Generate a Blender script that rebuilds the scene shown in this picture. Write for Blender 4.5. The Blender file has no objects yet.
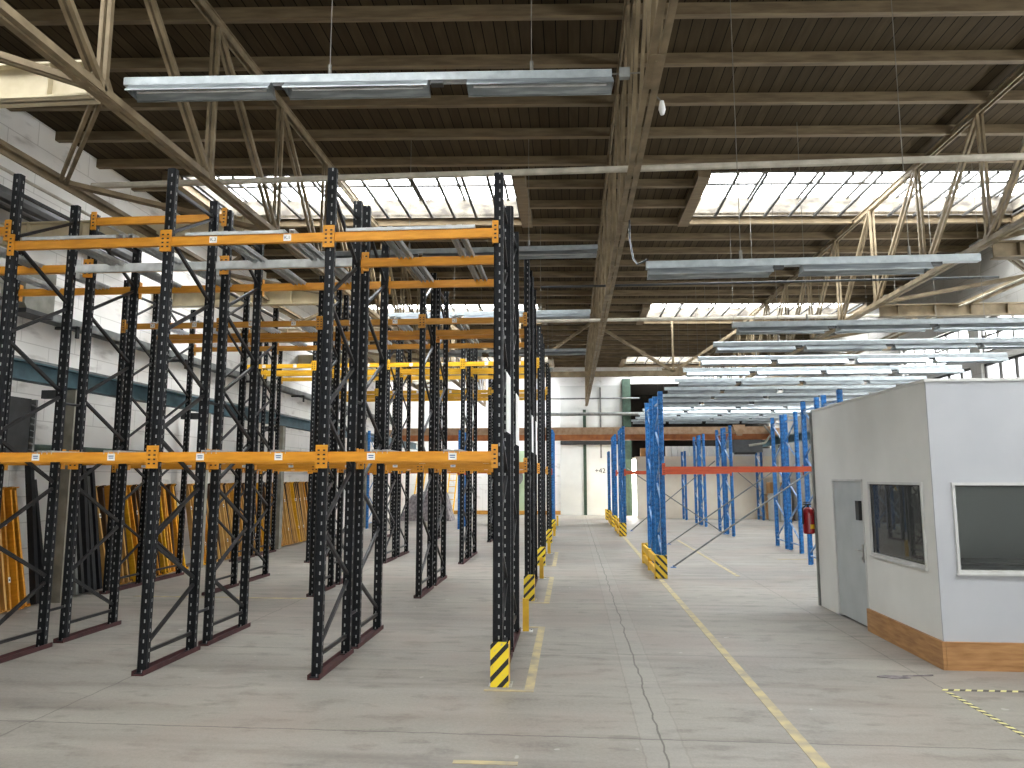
import bpy, math, random
from mathutils import Vector, Matrix
random.seed(11)
C = bpy.context.scene.collection
sc = bpy.context.scene

# ------------------------------------------------------------------ mesh builder
class MB:
    def __init__(s): s.v=[]; s.f=[]; s.m=[]
    def quad(s, pts, mi=0):
        b=len(s.v); s.v+= [tuple(p) for p in pts]; s.f.append(tuple(range(b,b+len(pts)))); s.m.append(mi)
    def hexa(s, p, mi=0):
        b=len(s.v); s.v+=[tuple(q) for q in p]
        for f in ((0,3,2,1),(4,5,6,7),(0,1,5,4),(1,2,6,5),(2,3,7,6),(3,0,4,7)):
            s.f.append(tuple(b+i for i in f)); s.m.append(mi)
    def box(s, x0,x1,y0,y1,z0,z1, mi=0, k=0.0):
        s.hexa([(x,y+k*x,z) for z in (z0,z1) for x,y in ((x0,y0),(x1,y0),(x1,y1),(x0,y1))], mi)
    def bar(s, p, q, w, h, up=(0,0,1), mi=0, off=(0,0)):
        p=Vector(p); q=Vector(q); d=(q-p).normalized(); u=Vector(up)
        if abs(d.dot(u))>.99: u=Vector((0,1,0))
        sd=d.cross(u).normalized(); u=sd.cross(d).normalized()
        o=sd*off[0]+u*off[1]
        c=[(-w/2,-h/2),(w/2,-h/2),(w/2,h/2),(-w/2,h/2)]
        s.hexa([p+o+sd*a+u*b for a,b in c]+[q+o+sd*a+u*b for a,b in c], mi)
    def ext(s, poly, p, q, up=(0,0,1), mi=0, cap=True):
        """sweep a closed outline (side, up) from p to q"""
        p=Vector(p); q=Vector(q); d=(q-p).normalized(); u=Vector(up)
        if abs(d.dot(u))>.99: u=Vector((0,1,0))
        sd=d.cross(u).normalized(); u=sd.cross(d).normalized(); n=len(poly); b=len(s.v)
        for e in (p,q): s.v+=[tuple(e+sd*a+u*c) for a,c in poly]
        for i in range(n):
            j=(i+1)%n; s.f.append((b+i,b+j,b+n+j,b+n+i)); s.m.append(mi)
        if cap:
            s.f.append(tuple(b+n-1-i for i in range(n))); s.m.append(mi)
            s.f.append(tuple(b+n+i for i in range(n))); s.m.append(mi)
    def tube(s, pts, r, n=8, mi=0):
        pts=[Vector(p) for p in pts]
        for a,c in zip(pts,pts[1:]):
            s.ext([(r*math.cos(6.28318*i/n), r*math.sin(6.28318*i/n)) for i in range(n)], a, c, mi=mi)
    def lathe(s, prof, c, n=16, mi=0):
        c=Vector(c); b=len(s.v); m=len(prof)
        for i in range(n):
            a=6.28318*i/n
            for r,z in prof: s.v.append((c.x+r*math.cos(a), c.y+r*math.sin(a), c.z+z))
        for i in range(n):
            j=(i+1)%n
            for t in range(m-1):
                s.f.append((b+i*m+t,b+j*m+t,b+j*m+t+1,b+i*m+t+1)); s.m.append(mi)
    def mesh(s, name, mats):
        me=bpy.data.meshes.new(name); me.from_pydata(s.v,[],s.f)
        for m in (mats if isinstance(mats,(list,tuple)) else [mats]): me.materials.append(m)
        me.polygons.foreach_set('material_index', s.m); me.update()
        return me
    def build(s, name, mats, parent=None, loc=None):
        return place(name, s.mesh(name,mats), parent, loc)

def place(name, me, parent=None, loc=None, rot=None):
    o=bpy.data.objects.new(name, me); C.objects.link(o)
    if parent: o.parent=parent
    if loc: o.location=loc
    if rot: o.rotation_euler=rot
    return o
def tag(o, label, cat, group=None, kind=None):
    o['label']=label; o['category']=cat
    if group: o['group']=group
    o['kind']=kind or 'thing'
    return o
def thing(name, label, cat, loc=(0,0,0), rot=None, group=None):
    o=place(name, None, None, loc, rot); o.empty_display_size=.1
    return tag(o,label,cat,group)
def struct(name, mb, mats, parent=None):
    o=mb.build(name, mats, parent)
    if parent is None: o['kind']='structure'
    return o
def copy_tree(o, parent=None):
    c=o.copy(); C.objects.link(c)
    if parent: c.parent=parent
    for ch in list(o.children): copy_tree(ch, c)
    return c

# ------------------------------------------------------------------ materials
def lin(h):
    return tuple(((c/255)/12.92 if c/255<=.04045 else ((c/255+.055)/1.055)**2.4) for c in h)+(1,)
def newmat(name):
    m=bpy.data.materials.new(name); m.use_nodes=True; t=m.node_tree
    return m, t.nodes, t.links, t.nodes['Principled BSDF']
def mat(name, rgb, rough=.6, metal=0, rgb2=None, scale=6, stretch=(1,1,1), contrast=(.35,.7), bump=0, detail=5, bscale=40):
    m,N,L,b=newmat(name); b.inputs['Roughness'].default_value=rough; b.inputs['Metallic'].default_value=metal
    if rgb2 is None: rgb2=tuple(max(0,c*.82) for c in rgb)
    tc=N.new('ShaderNodeTexCoord'); mp=N.new('ShaderNodeMapping'); mp.inputs['Scale'].default_value=stretch
    L.new(tc.outputs['Object'],mp.inputs['Vector'])
    n=N.new('ShaderNodeTexNoise'); n.inputs['Scale'].default_value=scale; n.inputs['Detail'].default_value=detail
    L.new(mp.outputs[0],n.inputs['Vector'])
    r=N.new('ShaderNodeValToRGB'); r.color_ramp.elements[0].position=contrast[0]; r.color_ramp.elements[1].position=contrast[1]
    r.color_ramp.elements[0].color=lin(rgb2); r.color_ramp.elements[1].color=lin(rgb)
    L.new(n.outputs[0],r.inputs[0]); L.new(r.outputs[0],b.inputs['Base Color'])
    if bump:
        bn=N.new('ShaderNodeBump'); bn.inputs['Strength'].default_value=bump; bn.inputs['Distance'].default_value=.01
        n2=N.new('ShaderNodeTexNoise'); n2.inputs['Scale'].default_value=bscale; n2.inputs['Detail'].default_value=3
        L.new(mp.outputs[0],n2.inputs['Vector']); L.new(n2.outputs[0],bn.inputs['Height']); L.new(bn.outputs[0],b.inputs['Normal'])
    return m
def math_(N,L,op,a,b=None,c=None):
    n=N.new('ShaderNodeMath'); n.operation=op
    for i,v in enumerate((a,b,c)):
        if v is None: continue
        if isinstance(v,(int,float)): n.inputs[i].default_value=v
        else: L.new(v,n.inputs[i])
    return n.outputs[0]
def mixc(N,L,fac,a,b):
    n=N.new('ShaderNodeMix'); n.data_type='RGBA'
    for s,v in ((n.inputs[0],fac),(n.inputs[6],a),(n.inputs[7],b)):
        if isinstance(v,(tuple,list,float,int)): s.default_value=v
        else: L.new(v,s)
    return n.outputs[2]
def noise(N,L,vec,scale,detail=4,stretch=(1,1,1)):
    mp=N.new('ShaderNodeMapping'); mp.inputs['Scale'].default_value=stretch; L.new(vec,mp.inputs['Vector'])
    n=N.new('ShaderNodeTexNoise'); n.inputs['Scale'].default_value=scale; n.inputs['Detail'].default_value=detail
    L.new(mp.outputs[0],n.inputs['Vector']); return n.outputs[0]
def ramp(N,L,v,p0,p1,c0=(0,0,0,1),c1=(1,1,1,1)):
    r=N.new('ShaderNodeValToRGB'); e=r.color_ramp.elements; e[0].position=p0; e[1].position=p1; e[0].color=c0; e[1].color=c1
    L.new(v,r.inputs[0]); return r.outputs[0]

def post_mat(name, rgb, lit_hole, metal=0):
    """painted upright with painted spots for the slots of a pallet rack, pale where light shows through, pitch 100 mm"""
    m,N,L,b=newmat(name); b.inputs['Roughness'].default_value=.5; b.inputs['Specular IOR Level'].default_value=.25
    tc=N.new('ShaderNodeTexCoord'); sx=N.new('ShaderNodeSeparateXYZ'); L.new(tc.outputs['Object'],sx.inputs[0])
    sn=N.new('ShaderNodeSeparateXYZ'); L.new(tc.outputs['Normal'],sn.inputs[0])
    side=math_(N,L,'GREATER_THAN',math_(N,L,'ABSOLUTE',sn.outputs[0]),.6)
    u=math_(N,L,'ADD',math_(N,L,'MULTIPLY',sx.outputs[0],math_(N,L,'SUBTRACT',1,side)),math_(N,L,'MULTIPLY',sx.outputs[1],side))
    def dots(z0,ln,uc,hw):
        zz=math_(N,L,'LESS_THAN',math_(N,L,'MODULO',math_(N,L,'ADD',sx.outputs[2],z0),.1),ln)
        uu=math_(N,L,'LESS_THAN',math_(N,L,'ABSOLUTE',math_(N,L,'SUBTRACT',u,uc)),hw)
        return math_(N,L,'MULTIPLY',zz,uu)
    d1=dots(0,.034,.014,.007); d2=dots(.05,.026,-.024,.005)  # first set: pale colour painted for light showing through the slots
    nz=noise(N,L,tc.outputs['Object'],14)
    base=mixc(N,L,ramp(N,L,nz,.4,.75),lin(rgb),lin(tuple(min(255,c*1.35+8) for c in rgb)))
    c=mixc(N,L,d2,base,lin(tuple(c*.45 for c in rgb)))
    c=mixc(N,L,d1,c,lin(lit_hole)); L.new(c,b.inputs['Base Color'])
    return m
def stripe_mat(name, a, bcol, pitch, axis, sg=1):
    m,N,L,b=newmat(name); b.inputs['Roughness'].default_value=.5
    tc=N.new('ShaderNodeTexCoord'); sx=N.new('ShaderNodeSeparateXYZ'); L.new(tc.outputs['Object'],sx.inputs[0])
    v=math_(N,L,'SUBTRACT',sx.outputs[2],math_(N,L,'MULTIPLY',sx.outputs[axis],1.05*sg))
    v=math_(N,L,'LESS_THAN',math_(N,L,'MODULO',math_(N,L,'ADD',v,4*pitch+.03),pitch),pitch*.38)
    wear=ramp(N,L,noise(N,L,tc.outputs['Object'],22),.62,.7)
    c=mixc(N,L,v,lin(a),lin(bcol)); c=mixc(N,L,wear,c,lin((196,178,120))); L.new(c,b.inputs['Base Color'])
    return m

M={}
M['black']=mat('black_paint',(26,28,32),.5,rgb2=(16,18,21),scale=9)
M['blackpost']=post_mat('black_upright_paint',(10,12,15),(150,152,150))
M['brace']=mat('brace_steel',(38,37,37),.45,.2,rgb2=(18,19,21),scale=12)
M['bluepost']=post_mat('blue_upright_paint',(30,84,136),(84,128,170))
M['bluebrace']=mat('blue_brace',(150,170,190),.4,.3,rgb2=(60,110,165),scale=5)
M['orange']=mat('yellow_orange_beam',(224,156,42),.45,rgb2=(204,136,30),scale=5,stretch=(1,6,6))
M['orange2']=mat('deep_orange_beam',(206,150,56),.45,rgb2=(184,128,42),scale=5,stretch=(1,6,6))
M['yellow']=mat('yellow_beam',(232,182,38),.45,rgb2=(214,160,24),scale=5,stretch=(1,6,6))
M['redorange']=mat('red_orange_beam',(196,80,32),.45,rgb2=(176,64,24),scale=4,stretch=(1,6,6))
M['galv']=mat('galvanised_steel',(196,198,196),.4,.35,rgb2=(160,163,163),scale=18)
M['white_beam']=mat('whitened_beam',(214,218,216),.5,rgb2=(188,192,190),scale=10)
M['redchan']=mat('red_oxide_channel',(80,40,40),.7,rgb2=(56,30,30),scale=8)
M['sticker']=mat('white_sticker',(238,238,234),.6,rgb2=(226,226,222))
M['ink']=mat('black_ink',(30,34,40),.7)
M['blueink']=mat('blue_ink',(90,120,165),.7)
M['cream']=mat('cream_steel_paint',(142,126,98),.7,rgb2=(106,92,68),scale=4)
M['purlin']=mat('purlin_paint',(118,102,75),.75,rgb2=(92,77,54),scale=5,stretch=(.4,3,3))
M['creamlit']=mat('lit_cream_paint',(206,196,168),.6,rgb2=(186,174,144),scale=4)  # lit copy of the cream steel paint, for the left cross beams
M['gapshade']=mat('brown_gap_shade',(84,58,32),.6,rgb2=(58,38,20),scale=4)  # dark colour standing for shade in the gaps between leaning beams
M['pipe']=mat('pale_pipe',(190,184,168),.5,rgb2=(160,154,138),scale=6)
M['rail']=mat('aluminium_white_rail',(172,180,182),.35,.1,rgb2=(150,158,160),scale=10)
M['reflector']=mat('reflector_silver',(170,178,180),.3,.6,rgb2=(130,137,140),scale=5,stretch=(.6,4,4))
M['tube']=mat('white_tube',(235,238,238),.3)
M['wire']=mat('grey_wire',(120,116,106),.5)
M['teal']=mat('teal_paint',(62,96,104),.55,rgb2=(44,70,78),scale=4)
M['dark']=mat('dark_grey_metal',(52,54,54),.5,rgb2=(36,38,38),scale=5)
M['duct']=mat('dark_duct',(64,62,60),.5,rgb2=(44,42,40),scale=5)
M['grey']=mat('mid_grey_metal',(126,128,124),.55,rgb2=(98,100,98),scale=6)
M['column']=mat('grey_column',(150,148,136),.75,rgb2=(120,118,106),scale=4)
M['rust']=mat('orange_brown_crane_paint',(178,150,120),.6,rgb2=(152,120,88),scale=5)
M['rustd']=mat('crane_flange_paint',(172,104,48),.6,rgb2=(142,80,34),scale=5)
M['white']=mat('white_paint',(216,218,215),.65,rgb2=(206,208,205),scale=1.2)
M['frontdim']=mat('cabin_white_board',(178,181,184),.6,rgb2=(170,173,177),scale=1.4)  # same board as the side wall, darkened to offset light on the front
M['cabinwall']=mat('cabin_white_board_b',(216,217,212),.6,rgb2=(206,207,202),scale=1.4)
M['frame']=mat('white_window_frame',(198,199,196),.5,rgb2=(184,185,181))
M['doorgrey']=mat('grey_door_paint',(176,182,182),.5,rgb2=(166,172,172),scale=3)
M['plank']=mat('brown_plank',(182,138,88),.6,rgb2=(140,98,56),scale=3,stretch=(1.2,1.2,9),contrast=(.3,.75))
M['creamwall']=mat('cream_wall_paint',(238,230,212),.8,rgb2=(226,216,196),scale=1.5)
M['greenwall']=mat('pale_green_panel',(184,204,172),.7,rgb2=(170,190,158),scale=2)
M['greencol']=mat('dark_green_column',(58,82,66),.6,rgb2=(44,62,50))
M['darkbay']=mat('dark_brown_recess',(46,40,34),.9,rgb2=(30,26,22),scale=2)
M['red']=mat('extinguisher_red',(150,16,28),.35,rgb2=(130,12,22))
M['gyellow']=mat('guard_yellow',(228,184,40),.5,rgb2=(206,160,26),scale=8)
M['stripe']=stripe_mat('hazard_stripe',(240,212,40),(28,28,28),.155,0)
M['stripe2']=stripe_mat('hazard_stripe_mirrored',(236,200,50),(34,30,28),.155,0,-1)
M['fyellow']=mat('worn_floor_paint',(182,166,124),.8,rgb2=(146,139,122),scale=6,contrast=(.32,.62),detail=8)
M['tapeY']=mat('tape_yellow',(232,226,150),.6)
M['tapeB']=mat('tape_black',(86,82,74),.7)
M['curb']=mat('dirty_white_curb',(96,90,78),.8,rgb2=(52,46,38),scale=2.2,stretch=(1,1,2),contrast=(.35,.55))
M['glassbar']=mat('dark_glazing_bar',(58,56,52),.6)
M['lead']=mat('dull_crumpled_sheet',(150,142,142),.7,rgb2=(96,90,92),scale=9)
M['card']=mat('brown_cardboard',(176,136,86),.8,rgb2=(156,116,70))
M['bluepaint']=mat('blue_paint',(44,110,178),.5,rgb2=(34,92,156))
M['blackmat']=mat('black_plastic',(24,25,26),.45)
M['chrome']=mat('satin_steel',(190,190,188),.3,.8)
M['trimwood']=mat('orange_skirting',(206,150,60),.7)

# floor
m,N,L,b=newmat('concrete_floor'); M['floor']=m
tc=N.new('ShaderNodeTexCoord'); P=tc.outputs['Object']; sx=N.new('ShaderNodeSeparateXYZ'); L.new(P,sx.inputs[0])
n1=noise(N,L,P,.42,6,(1,1,1)); n2=noise(N,L,P,1.3,8,(.35,2.2,1)); n3=noise(N,L,P,28,6); n4=noise(N,L,P,3.4,9,(.7,1.6,1)); n5=noise(N,L,P,.22,3,(.8,1.6,1))
c=mixc(N,L,ramp(N,L,n1,.32,.68),lin((116,111,104)),lin((139,135,125)))
c=mixc(N,L,math_(N,L,'MULTIPLY',ramp(N,L,n2,.40,.66),.6),c,lin((152,147,137)))
c=mixc(N,L,math_(N,L,'MULTIPLY',ramp(N,L,n5,.5,.64),.5),c,lin((97,92,88)))
c=mixc(N,L,math_(N,L,'MULTIPLY',ramp(N,L,n4,.53,.66),.6),c,lin((92,88,83)))
c=mixc(N,L,math_(N,L,'MULTIPLY',ramp(N,L,n3,.3,.7),.3),c,lin((161,157,147)))
n6=noise(N,L,P,.9,9,(.28,3.2,1)); c=mixc(N,L,math_(N,L,'MULTIPLY',ramp(N,L,n6,.55,.7),.45),c,lin((88,82,77)))
n7=noise(N,L,P,.6,5); c=mixc(N,L,math_(N,L,'MULTIPLY',ramp(N,L,n7,.48,.62),.35),c,lin((142,126,116)))
n8=noise(N,L,P,70,3); c=mixc(N,L,math_(N,L,'MULTIPLY',ramp(N,L,n8,.45,.65),.22),c,lin((104,98,90)))
sp=noise(N,L,P,5.5,2); c=mixc(N,L,math_(N,L,'MULTIPLY',ramp(N,L,sp,.74,.76),.6),c,lin((172,169,161)))
wob=math_(N,L,'MULTIPLY',math_(N,L,'SUBTRACT',noise(N,L,P,1.6,6),.5),.12)
wob2=math_(N,L,'MULTIPLY',math_(N,L,'SUBTRACT',noise(N,L,P,6,4),.5),.05)
def line(coord,pos,w,strength,col,period=None,extra=None):
    global c
    v=math_(N,L,'ADD',coord,wob2 if extra is None else extra)
    if period: v=math_(N,L,'SUBTRACT',math_(N,L,'MODULO',math_(N,L,'ADD',math_(N,L,'SUBTRACT',v,pos),period*20.5),period),period/2)
    else: v=math_(N,L,'SUBTRACT',v,pos)
    k=math_(N,L,'LESS_THAN',math_(N,L,'ABSOLUTE',v),w)
    c=mixc(N,L,math_(N,L,'MULTIPLY',k,strength),c,col)
line(sx.outputs[0],.66,.15,.16,lin((153,152,145)),extra=wob2)
line(sx.outputs[0],.50,.006,.3,lin((94,90,84)))
line(sx.outputs[0],.82,.006,.22,lin((94,90,84)))
line(sx.outputs[0],.66,.008,.75,lin((69,66,59)),extra=wob)
line(sx.outputs[1],5.98,.008,.7,lin((72,69,64)),period=2.72)
line(sx.outputs[0],-4.46,.008,.6,lin((72,69,64)))
line(sx.outputs[0],3.5,.008,.5,lin((72,69,64)))
L.new(c,b.inputs['Base Color'])
L.new(ramp(N,L,n1,.3,.7,(.5,.5,.5,1),(.7,.7,.7,1)),b.inputs['Roughness'])
bn=N.new('ShaderNodeBump'); bn.inputs['Strength'].default_value=.12; bn.inputs['Distance'].default_value=.01; L.new(n3,bn.inputs['Height']); L.new(bn.outputs[0],b.inputs['Normal'])

# boarded ceiling: boards run along Y
m,N,L,b=newmat('ceiling_boards'); M['boards']=m; b.inputs['Roughness'].default_value=.9; b.inputs['Specular IOR Level'].default_value=.08
tc=N.new('ShaderNodeTexCoord'); P=tc.outputs['Object']; sx=N.new('ShaderNodeSeparateXYZ'); L.new(P,sx.inputs[0])
xx=math_(N,L,'DIVIDE',sx.outputs[0],.165); fr=math_(N,L,'FRACT',xx); fl=math_(N,L,'FLOOR',xx)
wn=N.new('ShaderNodeTexWhiteNoise'); wn.noise_dimensions='1D'; L.new(fl,wn.inputs['W'])
g=noise(N,L,P,4,6,(3,.4,1))
c=mixc(N,L,wn.outputs['Value'],lin((60,51,37)),lin((76,65,47)))
c=mixc(N,L,math_(N,L,'MULTIPLY',ramp(N,L,g,.35,.75),.5),c,lin((44,36,26)))
c=mixc(N,L,math_(N,L,'LESS_THAN',fr,.085),c,lin((20,16,12)))
L.new(c,b.inputs['Base Color'])

# whitewashed block wall
def wallmat(name, a, bb, stain, bw=1.3, bh=.42, rot=None):
    m,N,L,b=newmat(name); b.inputs['Roughness'].default_value=.85
    tc=N.new('ShaderNodeTexCoord'); P=tc.outputs['Object']
    n1=noise(N,L,P,.7,7); n2=noise(N,L,P,2.2,9,(1,.7,2.2))
    c=mixc(N,L,ramp(N,L,n1,.35,.7),lin(a),lin(bb)); c=mixc(N,L,math_(N,L,'MULTIPLY',ramp(N,L,n2,.58,.72),.55),c,lin(stain))
    sq=N.new('ShaderNodeSeparateXYZ'); L.new(P,sq.inputs[0]); mp=N.new('ShaderNodeCombineXYZ'); L.new(sq.outputs[rot],mp.inputs[0]); L.new(sq.outputs[2],mp.inputs[1])
    br=N.new('ShaderNodeTexBrick'); br.inputs['Scale'].default_value=1; br.inputs['Brick Width'].default_value=bw; br.inputs['Row Height'].default_value=bh; br.inputs['Mortar Size'].default_value=.008
    L.new(mp.outputs[0],br.inputs['Vector'])
    c=mixc(N,L,math_(N,L,'MULTIPLY',br.outputs['Fac'],.5),c,lin(stain)); L.new(c,b.inputs['Base Color'])
    bn=N.new('ShaderNodeBump'); bn.inputs['Strength'].default_value=.4; bn.inputs['Distance'].default_value=.02; L.new(n2,bn.inputs['Height']); L.new(bn.outputs[0],b.inputs['Normal'])
    return m
M['wall']=wallmat('whitewashed_block',(216,213,206),(232,230,224),(156,149,140),rot=1)
M['wallr']=wallmat('grey_plaster_wall',(138,136,130),(160,158,152),(110,106,98),rot=1)
M['wallb']=wallmat('white_back_wall',(234,235,233),(244,244,242),(190,188,182),3.2,1.6,rot=0)
# glazing: dusty, mostly clear
def glassmat(name, tint, dust):
    m,N,L,b=newmat(name); out=N['Material Output']
    tr=N.new('ShaderNodeBsdfTransparent'); tr.inputs[0].default_value=tint
    df=N.new('ShaderNodeBsdfTranslucent'); df.inputs[0].default_value=(.8,.8,.78,1)
    mx=N.new('ShaderNodeMixShader'); mx.inputs[0].default_value=dust
    L.new(tr.outputs[0],mx.inputs[1]); L.new(df.outputs[0],mx.inputs[2]); L.new(mx.outputs[0],out.inputs[0])
    return m
M['skyglass']=glassmat('dusty_skylight_glass',(.96,.98,1,1),.12)
M['dimglass']=glassmat('dimmed_skylight_glass',(.62,.62,.62,1),.12)  # tint lowered to cut light from the unseen nearest skylight row
M['dimsideglass']=glassmat('dimmed_side_glass',(.10,.102,.105,1),.05)  # tint lowered to cut the light of the tall side windows
m,N,L,b=newmat('cabin_glass'); M['cabglass']=m; out=N['Material Output']
tr=N.new('ShaderNodeBsdfTransparent'); tr.inputs[0].default_value=(.9,.93,.92,1)
gl=N.new('ShaderNodeBsdfGlossy'); gl.inputs['Roughness'].default_value=.01
fr=N.new('ShaderNodeFresnel'); fr.inputs[0].default_value=1.5
mx=N.new('ShaderNodeMixShader'); L.new(fr.outputs[0],mx.inputs[0]); L.new(tr.outputs[0],mx.inputs[1]); L.new(gl.outputs[0],mx.inputs[2])
df=N.new('ShaderNodeBsdfDiffuse'); df.inputs[0].default_value=(.5,.53,.52,1); m2=N.new('ShaderNodeMixShader'); m2.inputs[0].default_value=.07
L.new(mx.outputs[0],m2.inputs[1]); L.new(df.outputs[0],m2.inputs[2]); L.new(m2.outputs[0],out.inputs[0])

# ------------------------------------------------------------------ camera
f=730.; vx,vy=60.,-93.
y=Vector((vx,vy,-f)).normalized(); z=Vector((0,f,vy)).normalized(); x=y.cross(z)
cam=bpy.data.cameras.new('camera'); co=bpy.data.objects.new('camera',cam); C.objects.link(co)
co.matrix_world=Matrix.Translation((0,0,2)) @ Matrix((x,y,z)).to_4x4()
cam.sensor_width=36; cam.lens=36*f/1024; cam.clip_end=200; sc.camera=co

# ------------------------------------------------------------------ room shell
XL,XR,YN,YF,ZC=-8.95,10.4,-7.0,39.5,8.0
K=.065                                      # the roof bays run slightly askew to the aisle
mb=MB(); mb.box(XL-.3,XR+.3,YN-.3,YF+.3,-.12,0); struct('floor',mb,M['floor'])
mb=MB(); mb.box(XL-.3,XL,YN,YF,0,ZC+.1); struct('wall_left',mb,M['wall'])
SK=[(2.9,5.3),(13.95,16.35),(25.05,27.5),(36.15,38.5)]      # skylight rows (Y at X=0)
SX=[(-7.75,-1.12),(2.78,10.15)]
mb=MB(); yc=YN-1
for a,b_ in SK:
    mb.box(XL-.3,XR+.3,yc,a,ZC,ZC+.06,k=K)
    e=[XL-.3,SX[0][0],SX[0][1],SX[1][0],SX[1][1],XR+.3]
    for i in (0,2,4): mb.box(e[i],e[i+1],a,b_,ZC,ZC+.06,k=K)
    yc=b_
mb.box(XL-.3,XR+.3,yc,YF+1.5,ZC,ZC+.06,k=K); struct('ceiling',mb,M['boards'])
n=0
for a,b_ in SK:
    for x0,x1 in SX:
        n+=1
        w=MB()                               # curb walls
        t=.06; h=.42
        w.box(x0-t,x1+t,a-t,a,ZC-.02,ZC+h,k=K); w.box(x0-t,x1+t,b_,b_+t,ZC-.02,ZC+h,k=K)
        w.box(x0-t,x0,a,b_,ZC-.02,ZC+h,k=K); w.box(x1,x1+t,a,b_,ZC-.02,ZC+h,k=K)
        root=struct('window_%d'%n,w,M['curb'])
        g=MB(); nb=13
        for i in range(nb+1):
            xb=x0+(x1-x0)*i/nb; g.box(xb-.028,xb+.028,a,b_,ZC-.06,ZC-.015,k=K)
        g.build('lower_glazing_bars',M['glassbar'],root)
        g=MB()
        for i in range(0,nb,2):
            xb=x0+(x1-x0)*(i)/nb; g.box(xb+.22-.028,xb+.22+.028,a,b_,ZC+h-.03,ZC+h+.01,k=K)
        for fy in (.33,.66): g.box(x0,x1,a+(b_-a)*fy-.045,a+(b_-a)*fy+.045,ZC+h-.02,ZC+h+.03,k=K)
        g.build('upper_glazing_bars',M['glassbar'],root)
        g=MB(); g.quad([(x0,a+K*x0,ZC+h+.012),(x1,a+K*x1,ZC+h+.012),(x1,b_+K*x1,ZC+h+.012),(x0,b_+K*x0,ZC+h+.012)]); g.build('glass',M['dimglass' if a<10 else 'skyglass'],root)
        tm=MB()
        for xx0,xx1 in ((x0-.26,x0-.02),(x1+.02,x1+.26)): tm.box(xx0,xx1,a-.25,b_+.2,ZC-.2,ZC-.002,k=K)
        struct('trim_%d'%n,tm,M['purlin'])
# purlins
yy=-6.0; k=0; PY=[]
base=8.72
ys=[base+1.115*i for i in range(-13,28)]
for yv in ys:
    k+=1; segs=[(XL,XR)]
    for a,b_ in SK:
        if a-.05<yv<b_+.05: segs=[(XL,SX[0][0]-.26),(SX[0][1]+.26,SX[1][0]-.26)]
    for s0,s1 in segs:
        if yv+K*s0<YN-.5: pass
        p=MB(); p.box(s0,s1,yv-.05,yv+.05,ZC-.16,ZC,k=K); struct('roof_purlin',p,M['purlin'])
# right wall with a clerestory ribbon and tall side windows, mostly unseen behind the cabin, put in to light the back
ZS,ZT=5.1,5.98
bays=[YN+4.42*i for i in range(12)]
WB=[(bays[i]+.25,min(bays[i+1]-.25,YF)) for i in range(len(bays)-1)]
low=[q for q in WB if 12<q[0]<33]
mb=MB(); mb.box(XR,XR+.3,YN,YF,4.85,ZS); mb.box(XR,XR+.3,YN,YF,ZT,ZC+.1); mb.box(XR,XR+.3,YN,low[0][0],0,4.85); mb.box(XR,XR+.3,low[-1][1],YF,0,4.85); mb.box(XR,XR+.3,low[0][0],low[-1][1],0,.9)
for yb in bays: mb.box(XR,XR+.3,yb-.25,min(yb+.25,YF),ZS,ZT)
mb.box(XR,XR+.3,[q for q in WB if q[0]>=22][0][0],YF,ZS,ZT)
for q0,q1 in zip(low,low[1:]): mb.box(XR,XR+.3,q0[1],q1[0],.9,4.85)
struct('wall_right',mb,M['wallr'])
nw=n
def side_window(y0,y1,z0,z1,zm,gm='skyglass'):
    global nw
    nw+=1; g=MB()
    for j in range(7):
        yb=y0+(y1-y0)*j/6; g.box(XR+.08,XR+.14,yb-.03,yb+.03,z0,z1)
    g.box(XR+.08,XR+.14,y0,y1,z0,z0+.06); g.box(XR+.08,XR+.14,y0,y1,z1-.06,z1); g.box(XR+.08,XR+.14,y0,y1,zm,zm+.05)
    r=struct('window_%d'%nw,g,M['glassbar'])
    q=MB(); q.quad([(XR+.12,y0,z0),(XR+.12,y1,z0),(XR+.12,y1,z1),(XR+.12,y0,z1)]); q.build('glass',M[gm],r)
for y0,y1 in WB:
    if y1-y0>.6 and y0<22: side_window(y0,y1,ZS,ZT,ZS+.42)
for y0,y1 in low: side_window(y0,y1,.9,4.85,2.9,'dimsideglass')
# wall behind the camera with an open loading bay
mb=MB(); mb.box(XL-.3,1,YN-.3,YN,0,ZC+.1); mb.box(3,XR+.3,YN-.3,YN,0,ZC+.1); mb.box(1,3,YN-.3,YN,2.4,ZC+.1)
struct('wall_front',mb,M['wall'])
# far wall
mb=MB(); mb.box(XL-.3,3.15,YF,YF+.3,0,ZC+.1); mb.box(3.15,XR+.3,YF,YF+.3,7.0,ZC+.1); struct('wall_back',mb,M['wallb'])
mb=MB(); mb.box(3.0,3.15,YF+.3,46,2.9,7.1); mb.box(XR,XR+.15,YF+.3,46,2.9,7.1); mb.box(3.0,XR+.15,46,46.15,2.9,7.1); mb.box(3.0,XR+.15,YF+.3,46.15,7.1,7.2); struct('wall_recess',mb,M['darkbay'])

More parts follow.
